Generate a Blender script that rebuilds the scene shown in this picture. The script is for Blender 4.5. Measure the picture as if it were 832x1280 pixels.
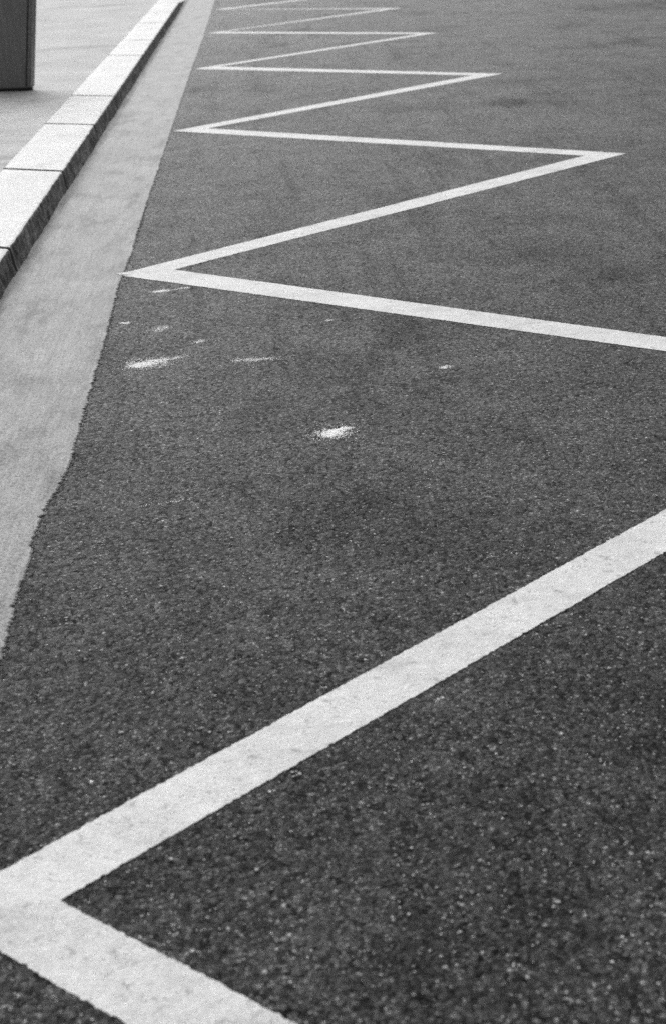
import bpy, bmesh, math, random
from mathutils import Vector, Matrix, noise

random.seed(7)
scene = bpy.context.scene
for o in list(bpy.data.objects):
    bpy.data.objects.remove(o)
C = scene.collection

# ------------------------------------------------------------------ camera
cam_data = bpy.data.cameras.new('camera')
cam = bpy.data.objects.new('camera', cam_data)
C.objects.link(cam)
R_ = Vector((0.99674289, -0.05664874, -0.05739804))      # right
U_ = Vector((0.07504628, 0.39098363, 0.91733301))        # up
F_ = Vector((0.02952407, 0.91865267, -0.39396143))       # forward
M = Matrix((R_, U_, -F_)).transposed().to_4x4()
M.translation = Vector((0.44916, -1.62595, 1.25139))
cam.matrix_world = M
cam_data.sensor_fit = 'VERTICAL'
cam_data.sensor_height = 36.0
cam_data.sensor_width = 24.0
cam_data.lens = 50.0
cam_data.clip_start = 0.05
cam_data.clip_end = 2000.0
cam_data.dof.use_dof = True
cam_data.dof.focus_distance = 3.9
cam_data.dof.aperture_fstop = 5.6
scene.camera = cam

# ------------------------------------------------------------------ light
SUN_EL, SUN_AZ = math.radians(46), math.radians(-18)     # azimuth from +Y towards +X
world = bpy.data.worlds.new('World')
scene.world = world
world.use_nodes = True
wn, wl = world.node_tree.nodes, world.node_tree.links
wn.clear()
sky = wn.new('ShaderNodeTexSky')
sky.sky_type = 'NISHITA'
sky.sun_disc = False
sky.sun_elevation = SUN_EL
sky.sun_rotation = SUN_AZ
sky.air_density = 1.0
sky.dust_density = 6.0
sky.ozone_density = 1.0
hsv = wn.new('ShaderNodeHueSaturation')
hsv.inputs['Saturation'].default_value = 0.0             # a black-and-white photograph
bg = wn.new('ShaderNodeBackground')
bg.inputs['Strength'].default_value = 0.15
wo = wn.new('ShaderNodeOutputWorld')
wl.new(sky.outputs[0], hsv.inputs['Color'])
wl.new(hsv.outputs[0], bg.inputs['Color'])
wl.new(bg.outputs[0], wo.inputs['Surface'])

sun_data = bpy.data.lights.new('sun', 'SUN')
sun_data.energy = 0.9
sun_data.angle = math.radians(55)
sun_data.color = (1, 1, 1)
sun = bpy.data.objects.new('sun', sun_data)
C.objects.link(sun)
sd = Vector((math.sin(SUN_AZ) * math.cos(SUN_EL), math.cos(SUN_AZ) * math.cos(SUN_EL), math.sin(SUN_EL)))
sun.rotation_euler = sd.to_track_quat('Z', 'Y').to_euler()
sun.location = sd * 30

scene.view_settings.view_transform = 'Standard'
scene.view_settings.look = 'None'
scene.view_settings.gamma = 1.0
scene.view_settings.use_curve_mapping = False
scene.view_settings.exposure = 0.0
scene.cycles.use_denoising = False
scene.cycles.max_bounces = 6
scene.cycles.use_adaptive_sampling = True
scene.cycles.adaptive_threshold = 0.034
scene.cycles.adaptive_min_samples = 36        # leaves a fine film-like grain

# ------------------------------------------------------------------ node helpers
class NT:
    def __init__(self, name):
        self.m = bpy.data.materials.new(name)
        self.m.use_nodes = True
        self.t = self.m.node_tree
        self.t.nodes.clear()
        self.out = self.t.nodes.new('ShaderNodeOutputMaterial')
        self.bsdf = self.t.nodes.new('ShaderNodeBsdfPrincipled')
        self.link(self.bsdf.outputs[0], self.out.inputs[0])
        tc = self.t.nodes.new('ShaderNodeTexCoord')
        self.P = tc.outputs['Object']
    def link(self, a, b):
        self.t.links.new(a, b)
    def put(self, sock, v):
        if isinstance(v, bpy.types.NodeSocket):
            self.link(v, sock)
        else:
            sock.default_value = v
    def math(self, op, a, b=0.0, c=None, clamp=False):
        n = self.t.nodes.new('ShaderNodeMath'); n.operation = op; n.use_clamp = clamp
        self.put(n.inputs[0], a); self.put(n.inputs[1], b)
        if c is not None: self.put(n.inputs[2], c)
        return n.outputs[0]
    def mul(self, a, b): return self.math('MULTIPLY', a, b)
    def add(self, a, b): return self.math('ADD', a, b)
    def mapping(self, vec, scale=(1, 1, 1), rot=(0, 0, 0), loc=(0, 0, 0)):
        n = self.t.nodes.new('ShaderNodeMapping')
        self.link(vec, n.inputs['Vector'])
        n.inputs['Scale'].default_value = scale
        n.inputs['Rotation'].default_value = rot
        n.inputs['Location'].default_value = loc
        return n.outputs[0]
    def noise(self, vec, scale, detail=2.0, rough=0.5, dist=0.0):
        n = self.t.nodes.new('ShaderNodeTexNoise')
        self.link(vec, n.inputs['Vector'])
        n.inputs['Scale'].default_value = scale
        n.inputs['Detail'].default_value = detail
        n.inputs['Roughness'].default_value = rough
        n.inputs['Distortion'].default_value = dist
        return n.outputs[0]
    def voronoi(self, vec, scale, feature='F1', rnd=1.0):
        n = self.t.nodes.new('ShaderNodeTexVoronoi')
        n.feature = feature
        self.link(vec, n.inputs['Vector'])
        n.inputs['Scale'].default_value = scale
        n.inputs['Randomness'].default_value = rnd
        r = None
        if feature == 'F1':
            s = self.t.nodes.new('ShaderNodeSeparateColor')
            self.link(n.outputs['Color'], s.inputs[0])
            r = (s.outputs[0], s.outputs[1], s.outputs[2])
        return n.outputs['Distance'], r
    def ramp(self, fac, stops, interp='LINEAR'):
        n = self.t.nodes.new('ShaderNodeValToRGB')
        n.color_ramp.interpolation = interp
        e = n.color_ramp.elements
        while len(e) > 1: e.remove(e[-1])
        e[0].position = stops[0][0]; e[0].color = (stops[0][1],) * 3 + (1,)
        for p, v in stops[1:]:
            k = e.new(p); k.color = (v, v, v, 1)
        self.link(fac, n.inputs[0])
        return n.outputs[0]
    def rng(self, v, a, b, c, d, smooth=False):
        n = self.t.nodes.new('ShaderNodeMapRange')
        if smooth: n.interpolation_type = 'SMOOTHSTEP'
        self.put(n.inputs[0], v)
        for i, x in enumerate((a, b, c, d)): self.put(n.inputs[1 + i], x)
        return n.outputs[0]
    def mix(self, f, a, b):
        n = self.t.nodes.new('ShaderNodeMix'); n.data_type = 'FLOAT'
        self.put(n.inputs[0], f); self.put(n.inputs[2], a); self.put(n.inputs[3], b)
        return n.outputs[0]
    def bump(self, height, strength, distance, normal=None):
        n = self.t.nodes.new('ShaderNodeBump')
        n.inputs['Strength'].default_value = strength
        n.inputs['Distance'].default_value = distance
        self.link(height, n.inputs['Height'])
        if normal is not None: self.link(normal, n.inputs['Normal'])
        return n.outputs[0]
    def finish(self, col, rough, spec=0.5, normal=None, metallic=0.0):
        b = self.bsdf.inputs
        self.put(b['Base Color'], col)
        self.put(b['Roughness'], rough)
        self.put(b['Specular IOR Level'], spec)
        self.put(b['Metallic'], metallic)
        if normal is not None: self.link(normal, b['Normal'])
        return self.m

# ------------------------------------------------------------------ materials
def mat_asphalt():
    t = NT('asphalt')
    w = t.noise(t.P, 90, 1)
    wv = t.t.nodes.new('ShaderNodeVectorMath'); wv.operation = 'MULTIPLY_ADD'
    nn = t.t.nodes.new('ShaderNodeTexNoise'); t.link(t.P, nn.inputs['Vector']); nn.inputs['Scale'].default_value = 140
    t.link(nn.outputs['Color'], wv.inputs[0]); wv.inputs[1].default_value = (0.004,) * 3; t.link(t.P, wv.inputs[2])
    Q = wv.outputs[0]
    d1, r1 = t.voronoi(Q, 120)
    d2, r2 = t.voronoi(Q, 260)
    d3, r3 = t.voronoi(Q, 55)
    s1 = t.ramp(r1[0], [(0, .004), (.5, .010), (.76, .028), (.90, .080), (.97, .16), (1, .34)])
    s2 = t.ramp(r2[0], [(0, .003), (.5, .009), (.78, .030), (.90, .10), (.96, .20), (1, .42)])
    base = t.mix(t.rng(r3[1], .35, .65, .25, .8), s1, s2)
    m1 = t.rng(d1, .28, .60, 1.1, .25, True)
    base = t.mul(base, m1)
    # sparse pale chippings
    d4, r4 = t.voronoi(Q, 75)
    chip = t.mul(t.math('GREATER_THAN', r4[0], .965), t.rng(d4, .16, .28, 1, 0, True))
    base = t.mix(t.mul(chip, .85), base, t.rng(r4[1], 0, 1, .14, .55))
    d5, r5 = t.voronoi(Q, 165)
    chip2 = t.mul(t.math('GREATER_THAN', r5[0], .885), t.rng(d5, .20, .34, 1, 0, True))
    clump = t.mul(t.rng(t.noise(t.P, 95, 2, .6), .36, .64, .5, 1.5), t.rng(t.noise(t.P, 30, 3, .65), .34, .66, .70, 1.30))
    n3 = t.rng(t.noise(t.P, 3.2, 4, .6), .32, .68, .72, 1.28)
    n4 = t.rng(t.noise(t.mapping(t.P, (1, .55, 1)), .8, 3, .5), .35, .65, .90, 1.1)
    f = t.rng(t.noise(t.P, 380, 3, .75), .35, .65, .25, 1.8)
    # oily smears further down the lane and faint tyre tracks, shapes of their own
    st = t.rng(t.noise(t.mapping(t.P, (1.3, 0.8, 1), (0, 0, .5), (3.1, 1.7, 0)), 1.1, 5, .62), .54, .67, 1.0, .54, True)
    ty = t.rng(t.noise(t.mapping(t.P, (7, .35, 1), (0, 0, .22), (1.3, 0, 0)), 1.0, 3, .6), .56, .65, 1.0, .72, True)
    # oil spots on the lane; the widest one paints in shade at far right
    sx = t.t.nodes.new('ShaderNodeSeparateXYZ'); t.link(t.P, sx.inputs[0])
    wob = t.mul(t.math('SUBTRACT', t.noise(t.P, 4.5, 4, .6), .5), 1.6)
    for (cx, cy, rx, ry, k) in ((2.05, 7.72, .20, .30, .62), (2.42, 8.75, .34, .22, .70), (1.55, 7.82, .50, .16, .74), (4.7, 14.7, 1.1, .9, .66), (3.6, 10.9, .7, .5, .78)):
        ex = t.math('DIVIDE', t.math('SUBTRACT', sx.outputs[0], cx), rx)
        ey = t.math('DIVIDE', t.math('SUBTRACT', sx.outputs[1], cy), ry)
        dd = t.add(t.math('SQRT', t.add(t.mul(ex, ex), t.mul(ey, ey))), wob)
        st = t.mul(st, t.rng(dd, .25, 1.25, k, 1.0, True))
    n9 = t.rng(t.noise(t.P, 10, 3, .65), .34, .66, .86, 1.14)
    tone = t.mul(t.mul(t.mul(n3, n9), n4), t.mul(st, ty))
    base = t.mul(t.mul(base, clump), t.mul(t.mul(tone, f), .95))
    # pale dusty rub marks
    rub = t.rng(t.noise(t.mapping(t.P, (2.0, 9.0, 1), (0, 0, .12)), 1.0, 5, .6), .64, .80, 0, .35, True)
    base = t.mix(t.mul(rub, t.rng(t.noise(t.P, 160, 2), .45, .65, 0, 1)), base, .16)
    base = t.mix(t.mul(chip2, .85), base, t.rng(r5[1], 0, 1, .06, .60))
    h = t.add(t.mul(t.math('SUBTRACT', 1.0, d1), .9), t.mul(t.math('SUBTRACT', 1.0, d2), .45))
    h = t.add(h, t.mul(t.noise(t.P, 600, 2), .5))
    h = t.add(h, t.mul(r1[2], .55))
    coarse = t.bump(t.noise(t.P, 75, 4, .7), .7, .007)
    gloss = t.mul(t.mul(t.rng(r1[1], 0, 1, .2, 1.8), t.mul(t.rng(t.noise(t.P, 120, 3, .7), .36, .64, .45, 1.55), t.rng(t.noise(t.P, 36, 2, .65), .36, .64, .82, 1.18))), tone)
    gloss = t.mul(t.mul(gloss, t.rng(t.noise(t.P, 260, 3, .75), .36, .64, .38, 1.7)), .25)
    return t.finish(base, t.rng(r1[2], 0, 1, .36, .62), gloss, t.bump(h, .85, .0034, coarse))

def mat_paint():
    t = NT('road_paint')
    n1 = t.rng(t.noise(t.P, 5, 4, .6), .35, .7, .63, .51)
    n2 = t.rng(t.noise(t.P, 45, 4, .65), .3, .7, 1.10, .88)
    n3 = t.rng(t.noise(t.P, 380, 3, .75), .34, .66, .80, 1.18)
    spots = t.rng(t.noise(t.P, 32, 3, .6), .58, .72, 1.0, .62, True)
    d, r = t.voronoi(t.P, 130)
    pit = t.mul(t.math('GREATER_THAN', r[0], .955), t.rng(d, .1, .4, 1, 0, True))
    smear = t.rng(t.noise(t.mapping(t.P, (2, 7, 1), (0, 0, .35)), 1.6, 4, .6), .52, .74, 1.0, .72, True)
    worn = t.mul(t.rng(t.noise(t.P, 7, 5, .7), .52, .68, 0, 1, True), t.rng(t.noise(t.P, 210, 3, .7), .54, .62, 0, .75, True))
    col = t.mul(t.mul(t.mul(n1, n2), t.mul(n3, spots)), smear)
    col = t.mix(t.mul(pit, .8), col, .15)
    col = t.mix(worn, col, .12)
    h = t.add(t.noise(t.P, 120, 3, .6), t.mul(t.noise(t.P, 500, 2), .6))
    return t.finish(col, .62, .3, t.bump(h, .7, .003))

def mat_concrete(name, lo, hi):
    t = NT(name)
    n1 = t.rng(t.noise(t.P, 2.6, 5, .65), .32, .68, lo, hi)
    n2 = t.rng(t.noise(t.P, 26, 4, .7), .32, .68, .80, 1.2)
    n3 = t.rng(t.noise(t.P, 300, 3, .8), .36, .64, .55, 1.45)
    br = t.mul(t.rng(t.noise(t.mapping(t.P, (95, 5, 1), (0, 0, .10)), 1.0, 4, .7), .32, .68, .80, 1.20), t.rng(t.noise(t.mapping(t.P, (28, 1.6, 1), (0, 0, .06)), 1.0, 3, .6), .32, .68, .90, 1.10))
    col = t.mul(t.mul(n1, n2), t.mul(n3, br))
    dk = t.rng(t.noise(t.mapping(t.P, (3.2, 1.3, 1), (0, 0, .25), (.6, 2.3, 0)), 2.2, 6, .68), .45, .70, 1.0, .56, True)
    sp = t.rng(t.noise(t.P, 75, 2, .5), .63, .72, 1.0, .45, True)
    d, r = t.voronoi(t.P, 90)
    pit = t.mul(t.math('GREATER_THAN', r[0], .94), t.rng(d, .1, .35, 1, 0, True))
    col = t.mul(t.mul(col, dk), sp)
    col = t.mix(t.mul(pit, .7), col, t.rng(r[1], 0, 1, .03, .3))
    # a crack or two across the run
    sepp = t.t.nodes.new('ShaderNodeSeparateXYZ'); t.link(t.P, sepp.inputs[0])
    wob = t.add(sepp.outputs[1], t.mul(t.noise(t.P, 9, 4, .6), .10))
    fr = t.math('ABSOLUTE', t.math('SUBTRACT', t.math('FRACT', t.math('DIVIDE', t.add(wob, .62), 2.05)), .5))
    crack = t.rng(fr, .0012, .004, .45, 1.0)
    grime = t.rng(t.add(sepp.outputs[0], t.mul(t.noise(t.mapping(t.P, (3, 1, 1)), 6, 5, .65), .10)), -.485, -.43, .55, 1.0, True)   # silt along the kerb
    col = t.mul(t.mul(col, crack), grime)
    h = t.add(t.mul(t.noise(t.mapping(t.P, (90, 7, 1), (0, 0, .12)), 1.0, 3, .6), .6), t.noise(t.P, 220, 4, .7))
    gl = t.mul(t.mul(t.mul(t.rng(t.noise(t.P, 180, 3, .8), .36, .64, .2, 1.8), br), t.mul(dk, grime)), .56)
    return t.finish(col, .5, gl, t.bump(h, .6, .0018))

def mat_pavement():
    t = NT('pavement_surface')
    n1 = t.rng(t.noise(t.P, 1.3, 5, .6), .3, .7, .35, .47)
    n2 = t.rng(t.noise(t.mapping(t.P, (3, 14, 1)), 1.0, 4, .6), .3, .7, .84, 1.14)
    n3 = t.rng(t.noise(t.P, 110, 4, .8), .36, .64, .62, 1.38)
    sm = t.rng(t.noise(t.mapping(t.P, (.8, 2.2, 1), (0, 0, -.5), (1.2, .4, 0)), 1.0, 5, .6), .54, .68, 1.0, .72, True)
    sp = t.rng(t.noise(t.P, 30, 3, .6), .62, .72, 1.0, .7, True)
    col = t.mul(t.mul(n1, n2), t.mul(t.mul(n3, sp), sm))
    h = t.add(t.noise(t.P, 200, 3, .6), t.noise(t.P, 30, 3))
    return t.finish(col, .75, .3, t.bump(h, .7, .004))

def mat_granite_top():
    t = NT('sawn_granite')
    d, r = t.voronoi(t.P, 250)
    n1 = t.rng(t.noise(t.P, 3, 5, .65), .3, .7, .60, .73)
    g = t.rng(r[0], 0, 1, .74, 1.16)
    n2 = t.rng(t.noise(t.P, 60, 4, .75), .34, .66, .84, 1.14)
    sp = t.rng(t.noise(t.P, 55, 3, .6), .61, .72, 1.0, .62, True)
    st = t.rng(t.noise(t.mapping(t.P, (4, 1.5, 1)), 1.8, 5, .65), .56, .72, 1.0, .78, True)
    col = t.mul(t.mul(t.mul(n1, g), t.mul(n2, sp)), st)
    return t.finish(col, .65, .3, t.bump(t.add(t.noise(t.P, 240, 3, .7), t.noise(t.P, 30, 3)), .7, .003))

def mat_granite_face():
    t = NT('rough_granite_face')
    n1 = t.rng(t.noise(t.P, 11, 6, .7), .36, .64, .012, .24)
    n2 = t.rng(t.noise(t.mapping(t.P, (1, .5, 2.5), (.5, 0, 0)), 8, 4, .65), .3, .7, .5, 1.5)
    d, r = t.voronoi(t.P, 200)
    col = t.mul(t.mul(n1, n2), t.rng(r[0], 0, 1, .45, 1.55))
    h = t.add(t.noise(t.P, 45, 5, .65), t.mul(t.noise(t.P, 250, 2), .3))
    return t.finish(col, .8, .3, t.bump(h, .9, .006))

def mat_metal(name, v, rough):
    t = NT(name)
    n = t.rng(t.noise(t.mapping(t.P, (40, 40, 3)), 1.0, 4, .6), .3, .7, v * .8, v * 1.2)
    n2 = t.rng(t.noise(t.P, 400, 2, .6), .3, .7, .85, 1.15)
    return t.finish(t.mul(n, n2), rough, .4, t.bump(t.noise(t.P, 500, 2), .2, .001))

def mat_flat(name, v, rough=.8):
    t = NT(name)
    return t.finish(t.rng(t.noise(t.P, 300, 3, .6), .3, .7, v * .8, v * 1.2), rough, .3)

ASPHALT, PAINT = mat_asphalt(), mat_paint()
GUTTER = mat_concrete('gutter_concrete', .072, .138)
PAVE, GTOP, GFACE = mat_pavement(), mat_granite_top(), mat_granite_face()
CHALK = mat_flat('chalky_paint', .88)
GRIT = mat_flat('pale_grit', .42)
CRUMB = mat_flat('asphalt_crumb', .05)
STEEL, STEEL_EDGE, SEAM_SHADE = mat_metal('dark_painted_steel', .13, .5), mat_metal('lighter_steel_edge', .18, .5), mat_flat('seam_and_shade_black', .012)
EARTH, JOINT = mat_flat('earth', .06), mat_flat('joint_mortar', .05)

# ------------------------------------------------------------------ object helpers
def link_mesh(name, bm, mats, parent=None):
    me = bpy.data.meshes.new(name)
    bm.normal_update()
    bm.to_mesh(me); bm.free()
    for m in (mats if isinstance(mats, (list, tuple)) else [mats]): me.materials.append(m)
    o = bpy.data.objects.new(name, me)
    C.objects.link(o)
    if parent is not None: o.parent = parent
    return o
def tag(o, label, cat, group=None):
    o['label'] = label; o['category'] = cat
    if group: o['group'] = group
    return o
def structure(o):
    o['kind'] = 'structure'; return o
def empty(name, loc):
    o = bpy.data.objects.new(name, None); C.objects.link(o)
    o.location = loc; o.empty_display_size = .1
    return o
def nz(x, y, z=0.0): return noise.noise(Vector((x, y, z)))      # -1..1
def fbm(x, y, z=0.0): return nz(x, y, z) + .5 * nz(2 * x + 7, 2 * y, z) + .25 * nz(4 * x, 4 * y + 3, z)

GX = -0.53          # foot of the kerb
GUT_Z = 0.0035       # the gutter stands a little proud of the asphalt
KH = 0.105          # kerb and pavement height

# edge of the concrete gutter, as it wanders in the photograph
EDGE = [(-3, -.108), (.748, -.107), (.948, -.110), (1.058, -.111), (1.16, -.110), (1.275, -.119), (1.40, -.117), (1.45, -.112),
        (1.567, -.098), (1.748, -.089), (2.28, -.095), (2.933, -.103), (3.5, -.115), (3.7, -.114), (4.03, -.108), (4.83, -.114), (5.74, -.112),
        (7.46, -.112), (9.0, -.111), (11.15, -.108), (14.5, -.095), (21, -.099), (60, -.10)]
def gutter_edge(y):
    for (y0, x0), (y1, x1) in zip(EDGE, EDGE[1:]):
        if y <= y1:
            b = x0 + (x1 - x0) * max(0, (y - y0)) / (y1 - y0); break
    else: b = EDGE[-1][1]
    a = 1.1
    return b + a * (.0045 * nz(y * 17, 3.3) + .0045 * nz(y * 53, 8.1) + .0050 * nz(y * 117, 1.7) + .004 * nz(y * 260, 4.4))
def ground_z(x, y):
    return GUT_Z if x < gutter_edge(y) - .001 else 0.0

# ------------------------------------------------------------------ setting
def sheet(name, x0, x1, y0, y1, z, mat):
    bm = bmesh.new()
    vs = [bm.verts.new(p) for p in ((x0, y0, z), (x1, y0, z), (x1, y1, z), (x0, y1, z))]
    bm.faces.new(vs)
    return structure(link_mesh(name, bm, mat))
sheet('ground', -400, 400, -400, 400, -.2, EARTH)
sheet('road', -.62, 120, -120, 300, 0.0, ASPHALT)
sheet('pavement', -120, -.872, -120, 300, KH - .002, PAVE)

bm = bmesh.new()
ys = []
y = -6.0
while y < 60:
    ys.append(y); y += .004 if -.2 < y < 5 else (.012 if y < 12 and y >= -.2 else .05)
prev = None
for y in ys:
    e = gutter_edge(y)
    lump = max(0, .009 + .008 * fbm(y * 1.3, 5.5) + .003 * nz(y * 14, 2.2))
    xs = [(-.62, GUT_Z + lump * 1.6), (GX - .004, GUT_Z + lump), (GX + .03 + .02 * nz(y * 3, 9), GUT_Z), (-.3, GUT_Z), (e - .004, GUT_Z), (e, GUT_Z - .002), (e + .002, -.01)]
    row = [bm.verts.new((x, y, z)) for x, z in xs]
    if prev:
        for i in range(len(row) - 1): bm.faces.new((prev[i], prev[i + 1], row[i + 1], row[i]))
    prev = row
structure(link_mesh('gutter', bm, GUTTER))

# ------------------------------------------------------------------ kerb stones
def kerb_stone(y0, y1, seed, drop0=0.0, drop1=0.0):
    """one sawn stone: rounded arris, slightly battered rough face; drop lowers the road side of the top"""
    r = .013
    top_out = -.546
    prof = [(-.872, -.12, 1, 0), (-.872, KH - .004, 0, 0), (-.868, KH, 0, 0), (-.78, KH, 0, .25), (-.68, KH, 0, .55), (top_out - r - .012, KH - .0005, 0, .92)]
    for k in range(5):
        a = math.pi / 2 * (k / 4)
        prof.append((top_out - r + r * math.sin(a), KH - r + r * math.cos(a), 0 if k < 2 else 1, 1))
    prof += [(-.5425, KH - .04, 1, .8), (-.538, KH - .07, 1, .5), (GX, .004, 1, 0), (GX + .001, -.12, 1, 0)]
    n = max(8, int((y1 - y0) / .012))
    g, c = .010, .009
    bm = bmesh.new(); rows = []
    for i in range(n + 1):
        f = (0, .011 / (y1 - y0), *[q / (n - 2) for q in range(1, n - 2)], 1 - .011 / (y1 - y0), 1)[i]
        y = y0 + g + (y1 - y0 - 2 * g) * f
        end = min(i, n - i)
        inset = c if end == 0 else 0.0
        yy = y
        row = []
        for (x, z, m, w) in prof:
            dz = -w * (drop0 + (drop1 - drop0) * f) if z > 0 else 0
            xx, zz = x, z + dz
            if z > .01:
                amp = .0032 if m else .002
                xx += amp * fbm(y * 11 + seed, z * 30, seed) * (1 if x > -.6 else .3)
                zz += .0012 * fbm(y * 5 + seed, x * 8, seed + 4)
                if .5 < w and z > KH - .05 and x > -.58:
                    ch = max(0, nz(y * 21, seed + 2) - .25) * .010 + .0022 * nz(y * 75, z * 60, seed)
                    zz -= max(0, ch); xx -= max(0, ch)
                if inset and z > KH - .03 and z > 0: zz -= .008
                if inset and x > -.56: xx -= .012
            row.append(bm.verts.new((xx, yy + max(0, -.546 - x) * .62, zz)))      # joints cut at a slight skew
        rows.append(row)
        if i == 0 or i == n - 1: pass
    for k, (a, b) in enumerate(zip(rows, rows[1:])):
        for i in range(len(prof) - 1):
            fc = bm.faces.new((a[i], b[i], b[i + 1], a[i + 1]))
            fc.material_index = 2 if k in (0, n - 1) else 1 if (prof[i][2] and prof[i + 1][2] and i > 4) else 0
            fc.smooth = True
    for row, rev in ((rows[0], False), (rows[-1], True)):
        fc = bm.faces.new(row if not rev else row[::-1]); fc.material_index = 2
    bmesh.ops.recalc_face_normals(bm, faces=bm.faces)
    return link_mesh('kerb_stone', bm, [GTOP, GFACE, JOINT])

JO = [2.15, 3.846, 5.566, 7.198, 8.608, 11.53, 13.097, 15.421, 17.084, 19.0, 21.2]
KL = ['pale kerb stone nearest the camera, only its far corner showing at the left edge',
      'pale kerb stone cut by the left edge of the photo, second from the camera',
      'pale kerb stone third from the camera, its near joint a dark line',
      'short pale kerb stone fourth from the camera, just nearer than the grey pillar',
      'longest pale kerb stone, level with the foot of the dark grey pillar',
      'pale kerb stone next beyond the longest one, sixth from the camera',
      'pale kerb stone seventh from the camera, between two faint joints',
      'pale kerb stone eighth from the camera, ending at a darker joint near the top edge',
      'pale kerb stone second from the far end, the last one with a dark face',
      'pale kerb stone farthest from the camera, where the kerb dips at the top edge']
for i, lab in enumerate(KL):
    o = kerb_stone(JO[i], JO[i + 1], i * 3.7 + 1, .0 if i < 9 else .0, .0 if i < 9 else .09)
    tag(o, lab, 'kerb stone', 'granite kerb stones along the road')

# ------------------------------------------------------------------ zigzag road marking
W2, PER = .0918, 3.72871
def Lo(k): return {1: (-.140, 3.716), 2: (-.102, 7.454), 3: (-.095, 11.12), 4: (-.080, 14.84), 5: (-.07, 18.75)}.get(k, (-W2, k * PER))
def Li(k): return {0: (.090, -.002), 1: (.076, 3.735), 2: (.116, 7.470), 3: (.130, 11.18)}.get(k, (W2, k * PER))
def Ro(k): return {2: (2.268, 5.580), 3: (2.264, 9.305), 4: (2.255, 13.07), 5: (2.27, 16.77)}.get(k, (2.2494, (k - .5) * PER))
def Ri(k): return {2: (2.058, 5.597), 3: (2.040, 9.324)}.get(k, (2.0659, (k - .5) * PER))
def stroke(a0, a1, b0, b1, seed, parent):
    """a painted bar between edge a (a0-a1) and edge b (b0-b1), 3 mm thick, with slightly uneven edges"""
    bm = bmesh.new()
    A0, A1, B0, B1 = (Vector((p[0], p[1], 0)) for p in (a0, a1, b0, b1))
    L = (A1 - A0).length
    near = min(A0.y, A1.y) < 6
    n = int(L / (.004 if near else .02))
    dn = (A1 - A0).normalized(); nrm = Vector((-dn.y, dn.x, 0))
    rows = []
    cols = 5
    for i in range(n + 1):
        f = i / n
        fade = min(1, i / 6, (n - i) / 6)
        p, q = A0.lerp(A1, f), B0.lerp(B1, f)
        s = f * L
        def jig(k): return fade * (.0022 * nz(s * 9, seed + k) + .0024 * nz(s * 42, seed + k + 5) + .0034 * nz(s * 118, seed + k + 9) - .006 * max(0, nz(s * 27, seed + k + 13) - .45))
        p = p + nrm * jig(1); q = q + nrm * jig(20)
        row = []
        for j in range(cols + 1):
            u = p.lerp(q, j / cols)
            z = ground_z(u.x, u.y) + .0014
            row.append(bm.verts.new((u.x, u.y, z)))
        d0 = bm.verts.new((p.x, p.y, ground_z(p.x, p.y) - .0006)); d1 = bm.verts.new((q.x, q.y, ground_z(q.x, q.y) - .0006))
        rows.append([d0] + row + [d1])
    for a, b in zip(rows, rows[1:]):
        for i in range(len(a) - 1):
            bm.faces.new((a[i], b[i], b[i + 1], a[i + 1]))
    bmesh.ops.recalc_face_normals(bm, faces=bm.faces)
    if sum(f.normal.z for f in bm.faces) < 0: bmesh.ops.reverse_faces(bm, faces=bm.faces)
    return link_mesh('stroke', bm, PAINT, parent)

zz = tag(empty('zigzag_marking', (0, 0, 0)), 'white zigzag line painted on the dark asphalt, running away beside the gutter', 'road marking')
for k in range(0, 7):
    if k < 6:
        stroke(Lo(k), Ri(k + 1), Li(k), Ro(k + 1), k * 11.3 + 2, zz)     # away to the right
    stroke(Li(k), Ro(k), Lo(k), Ri(k), k * 7.9 + 40, zz)                 # back to the right-hand tip before

# ------------------------------------------------------------------ chalky scuffs on the asphalt
def scuff(label, segs, seed, cell=.0017):
    """flakes of white left on the tops of the aggregate, along a few rubbed streaks"""
    bm = bmesh.new()
    rnd = random.Random(seed)
    for (x0, y0, x1, y1, wid, dens, core) in segs:
        A, B = Vector((x0, y0)), Vector((x1, y1))
        d = B - A; L = d.length; d.normalize(); nn = Vector((-d.y, d.x))
        na, nb = int(L * 1.6 / cell), int(wid * 4 / cell)
        for i in range(na):
            for j in range(nb):
                s = (i + .5) / na * 1.6 - .3; t = ((j + .5) / nb * 2 - 1) * 2
                bend = .4 * nz(s * 2.5, seed + wid * 100)
                P = A + d * (s * L) + nn * (t * wid)
                rough = .5 + .9 * nz(P.x * 150, P.y * 150, seed) + .6 * nz(P.x * 45, P.y * 45, seed + 3)
                across = math.exp(-((t - bend) / .55) ** 2)
                along = math.exp(-((s - core) / (1.05 - core if s > core else core + .05)) ** 2 * 2.2)
                p = dens * across * along * (rough if dens < 1.5 else .55 + .6 * rough)
                if rnd.random() < p:
                    P += Vector((rnd.uniform(-.4, .4), rnd.uniform(-.4, .4))) * cell
                    r = cell * rnd.uniform(.4, .8)
                    z = .0008 + rnd.random() * .0012
                    k = 5; ph = rnd.random() * 6
                    ring = [(P.x + r * rnd.uniform(.7, 1.15) * math.cos(ph + a * 6.283 / k), P.y + r * rnd.uniform(.7, 1.15) * math.sin(ph + a * 6.283 / k)) for a in range(k)]
                    top = [bm.verts.new((x, y, z + rnd.uniform(0, .0003))) for x, y in ring]
                    bot = [bm.verts.new((P.x + (x - P.x) * 1.2, P.y + (y - P.y) * 1.2, -.0005)) for x, y in ring]
                    bm.faces.new(top)
                    for a in range(k): bm.faces.new((bot[a], bot[(a + 1) % k], top[(a + 1) % k], top[a]))
    return tag(link_mesh('paint_scuff', bm, CHALK), label, 'paint mark', 'white scuffs on the asphalt')
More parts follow.
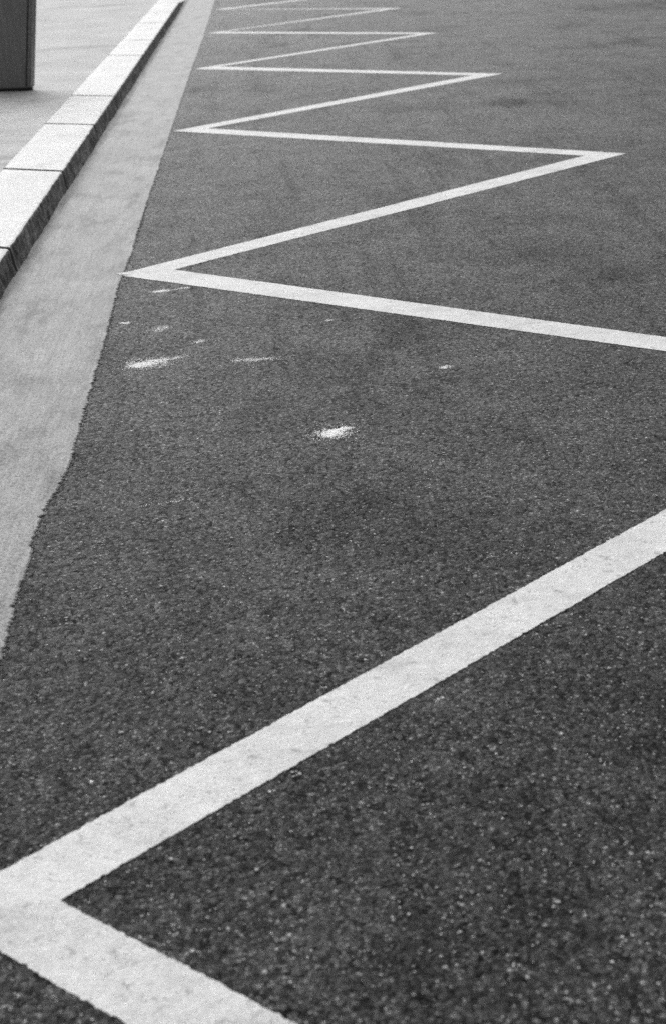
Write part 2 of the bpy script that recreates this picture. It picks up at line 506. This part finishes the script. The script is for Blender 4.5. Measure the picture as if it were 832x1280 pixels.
scuff('long bright white scuff on the asphalt, largest of the marks near the gutter',
      [(.003, 2.524, .085, 2.540, .034, 2.4, .35), (.05, 2.543, .175, 2.582, .020, 1.2, .35), (-.02, 2.503, .14, 2.558, .085, .66, .4)], 3)
scuff('bright white scuff out in the middle of the bare asphalt',
      [(.545, 1.788, .590, 1.808, .028, 3.0, .45), (.565, 1.808, .618, 1.838, .019, 1.8, .5), (.525, 1.772, .625, 1.832, .066, .66, .45)], 11)
scuff('thin white streak just under the pointed left tip of the zigzag', [(.01, 3.411, .085, 3.420, .021, 1.9, .4)], 17)
scuff('short white dash right beside the thin white streak under the zigzag tip', [(.10, 3.43, .15, 3.437, .016, 1.49, .5)], 19)
scuff('tiny white dash closest to the gutter edge', [(-.072, 3.011, -.034, 3.021, .018, 1.6, .5)], 23)
scuff('faint pale patch between the thin streak and the long bright scuff', [(.04, 2.885, .11, 2.92, .045, .72, .5)], 29)
scuff('small pale smudge just beyond the right end of the long bright scuff', [(.175, 2.717, .235, 2.733, .026, .85, .4)], 31)
scuff('faint broad pale streak to the right of the long bright scuff', [(.305, 2.502, .46, 2.486, .032, .70, .35)], 37)
scuff('small white fleck farthest right of the marks', [(.903, 2.280, .94, 2.288, .019, 1.4, .5)], 41)
scuff('faint thin streak nearest the camera, left of the middle', [(.10, 1.403, .21, 1.425, .014, .26, .5)], 47)
scuff('tiny pale fleck close below the near edge of a white stroke', [(.60, 2.864, .635, 2.873, .016, 1.0, .5)], 53)

# ------------------------------------------------------------------ loose pale grit
def pebbles(bm, rnd, x, y, r, z0=0.0, flat=.55):
    m = bmesh.ops.create_icosphere(bm, subdivisions=1, radius=r)
    sx, sy, ph = rnd.uniform(.8, 1.5), rnd.uniform(.7, 1.2), rnd.uniform(0, 6.28)
    for v in m['verts']:
        c = v.co.copy(); c.x *= sx * rnd.uniform(.85, 1.15); c.y *= sy * rnd.uniform(.85, 1.15); c.z *= flat
        v.co = Vector((x + c.x * math.cos(ph) - c.y * math.sin(ph), y + c.x * math.sin(ph) + c.y * math.cos(ph), z0 + r * .3 + c.z))
bm = bmesh.new()
rnd = random.Random(5)
for i in range(2600):
    x = rnd.uniform(-.09, 2.6)
    y = rnd.uniform(-.6, 6.0) if i % 5 < 2 else rnd.uniform(-.6, 1.9)
    pebbles(bm, rnd, x, y, rnd.choice((.0010, .0012, .0013, .0015, .0018, .0018, .0022, .0028)))
    if rnd.random() < .12:
        for q in range(3): pebbles(bm, rnd, x + rnd.gauss(0, .012), y + rnd.gauss(0, .012), rnd.uniform(.0012, .0022))
o = link_mesh('grit', bm, GRIT)
tag(o, 'scattered pale specks of grit on the dark asphalt', 'grit'); o['kind'] = 'stuff'

# crumbled bits of asphalt lying along its ragged edge
bm = bmesh.new()
rnd = random.Random(9)
for i in range(420):
    y = -.3 + 6.5 * rnd.random() ** 1.3
    x = gutter_edge(y) + .003 + abs(rnd.gauss(0, .004))
    pebbles(bm, rnd, x, y, rnd.uniform(.0010, .0028), -.0004, .6)
o = link_mesh('asphalt_crumbs', bm, CRUMB)
tag(o, 'dark crumbs of asphalt along the ragged edge of the gutter', 'crumbs'); o['kind'] = 'stuff'

# ------------------------------------------------------------------ dark pillar on the pavement
pil = tag(empty('pillar', (0, 0, 0)), 'dark grey metal pillar on the pale pavement, its foot showing in the top left corner', 'pillar')
ROT = math.radians(-15)
pil.location = (-1.222, 9.285, KH - .002); pil.rotation_euler = (0, 0, ROT)
def prism(x0, x1, y0, y1, z0, z1, flare, bev, left=-.4):
    bm = bmesh.new()
    def ring(z):
        f = flare * z
        return [bm.verts.new((x0 + f * left, y0, z)), bm.verts.new((x1 + f, y0, z)), bm.verts.new((x1 + f, y1, z)), bm.verts.new((x0 + f * left, y1, z))]
    a, b = ring(z0), ring(z1)
    bm.faces.new(a[::-1]); bm.faces.new(b)
    for i in range(4): bm.faces.new((a[i], a[(i + 1) % 4], b[(i + 1) % 4], b[i]))
    if bev: bmesh.ops.bevel(bm, geom=list(bm.edges), offset=bev, segments=3, affect='EDGES', profile=.5)
    return bm
FL = .175
link_mesh('base_shadow_gap', prism(-.415, -.006, .006, .075, 0, .022, FL, 0), SEAM_SHADE, pil)  # black strip painted in for the shadow gap under the body
link_mesh('body', prism(-.42, -.004, .002, .08, .018, 1.15, FL, .012), STEEL, pil)
link_mesh('edge_strip', prism(-.0055, .006, .008, .072, .026, 1.14, FL, .003, 1), STEEL_EDGE, pil)  # narrow edge in a lighter grey than the body
link_mesh('panel_joint', prism(-.036, -.026, .0005, .004, .03, 1.12, FL, 0, 1), SEAM_SHADE, pil)
link_mesh('top_cap', prism(-.43, .012, -.008, .09, 1.152, 1.19, FL, .006), STEEL, pil)
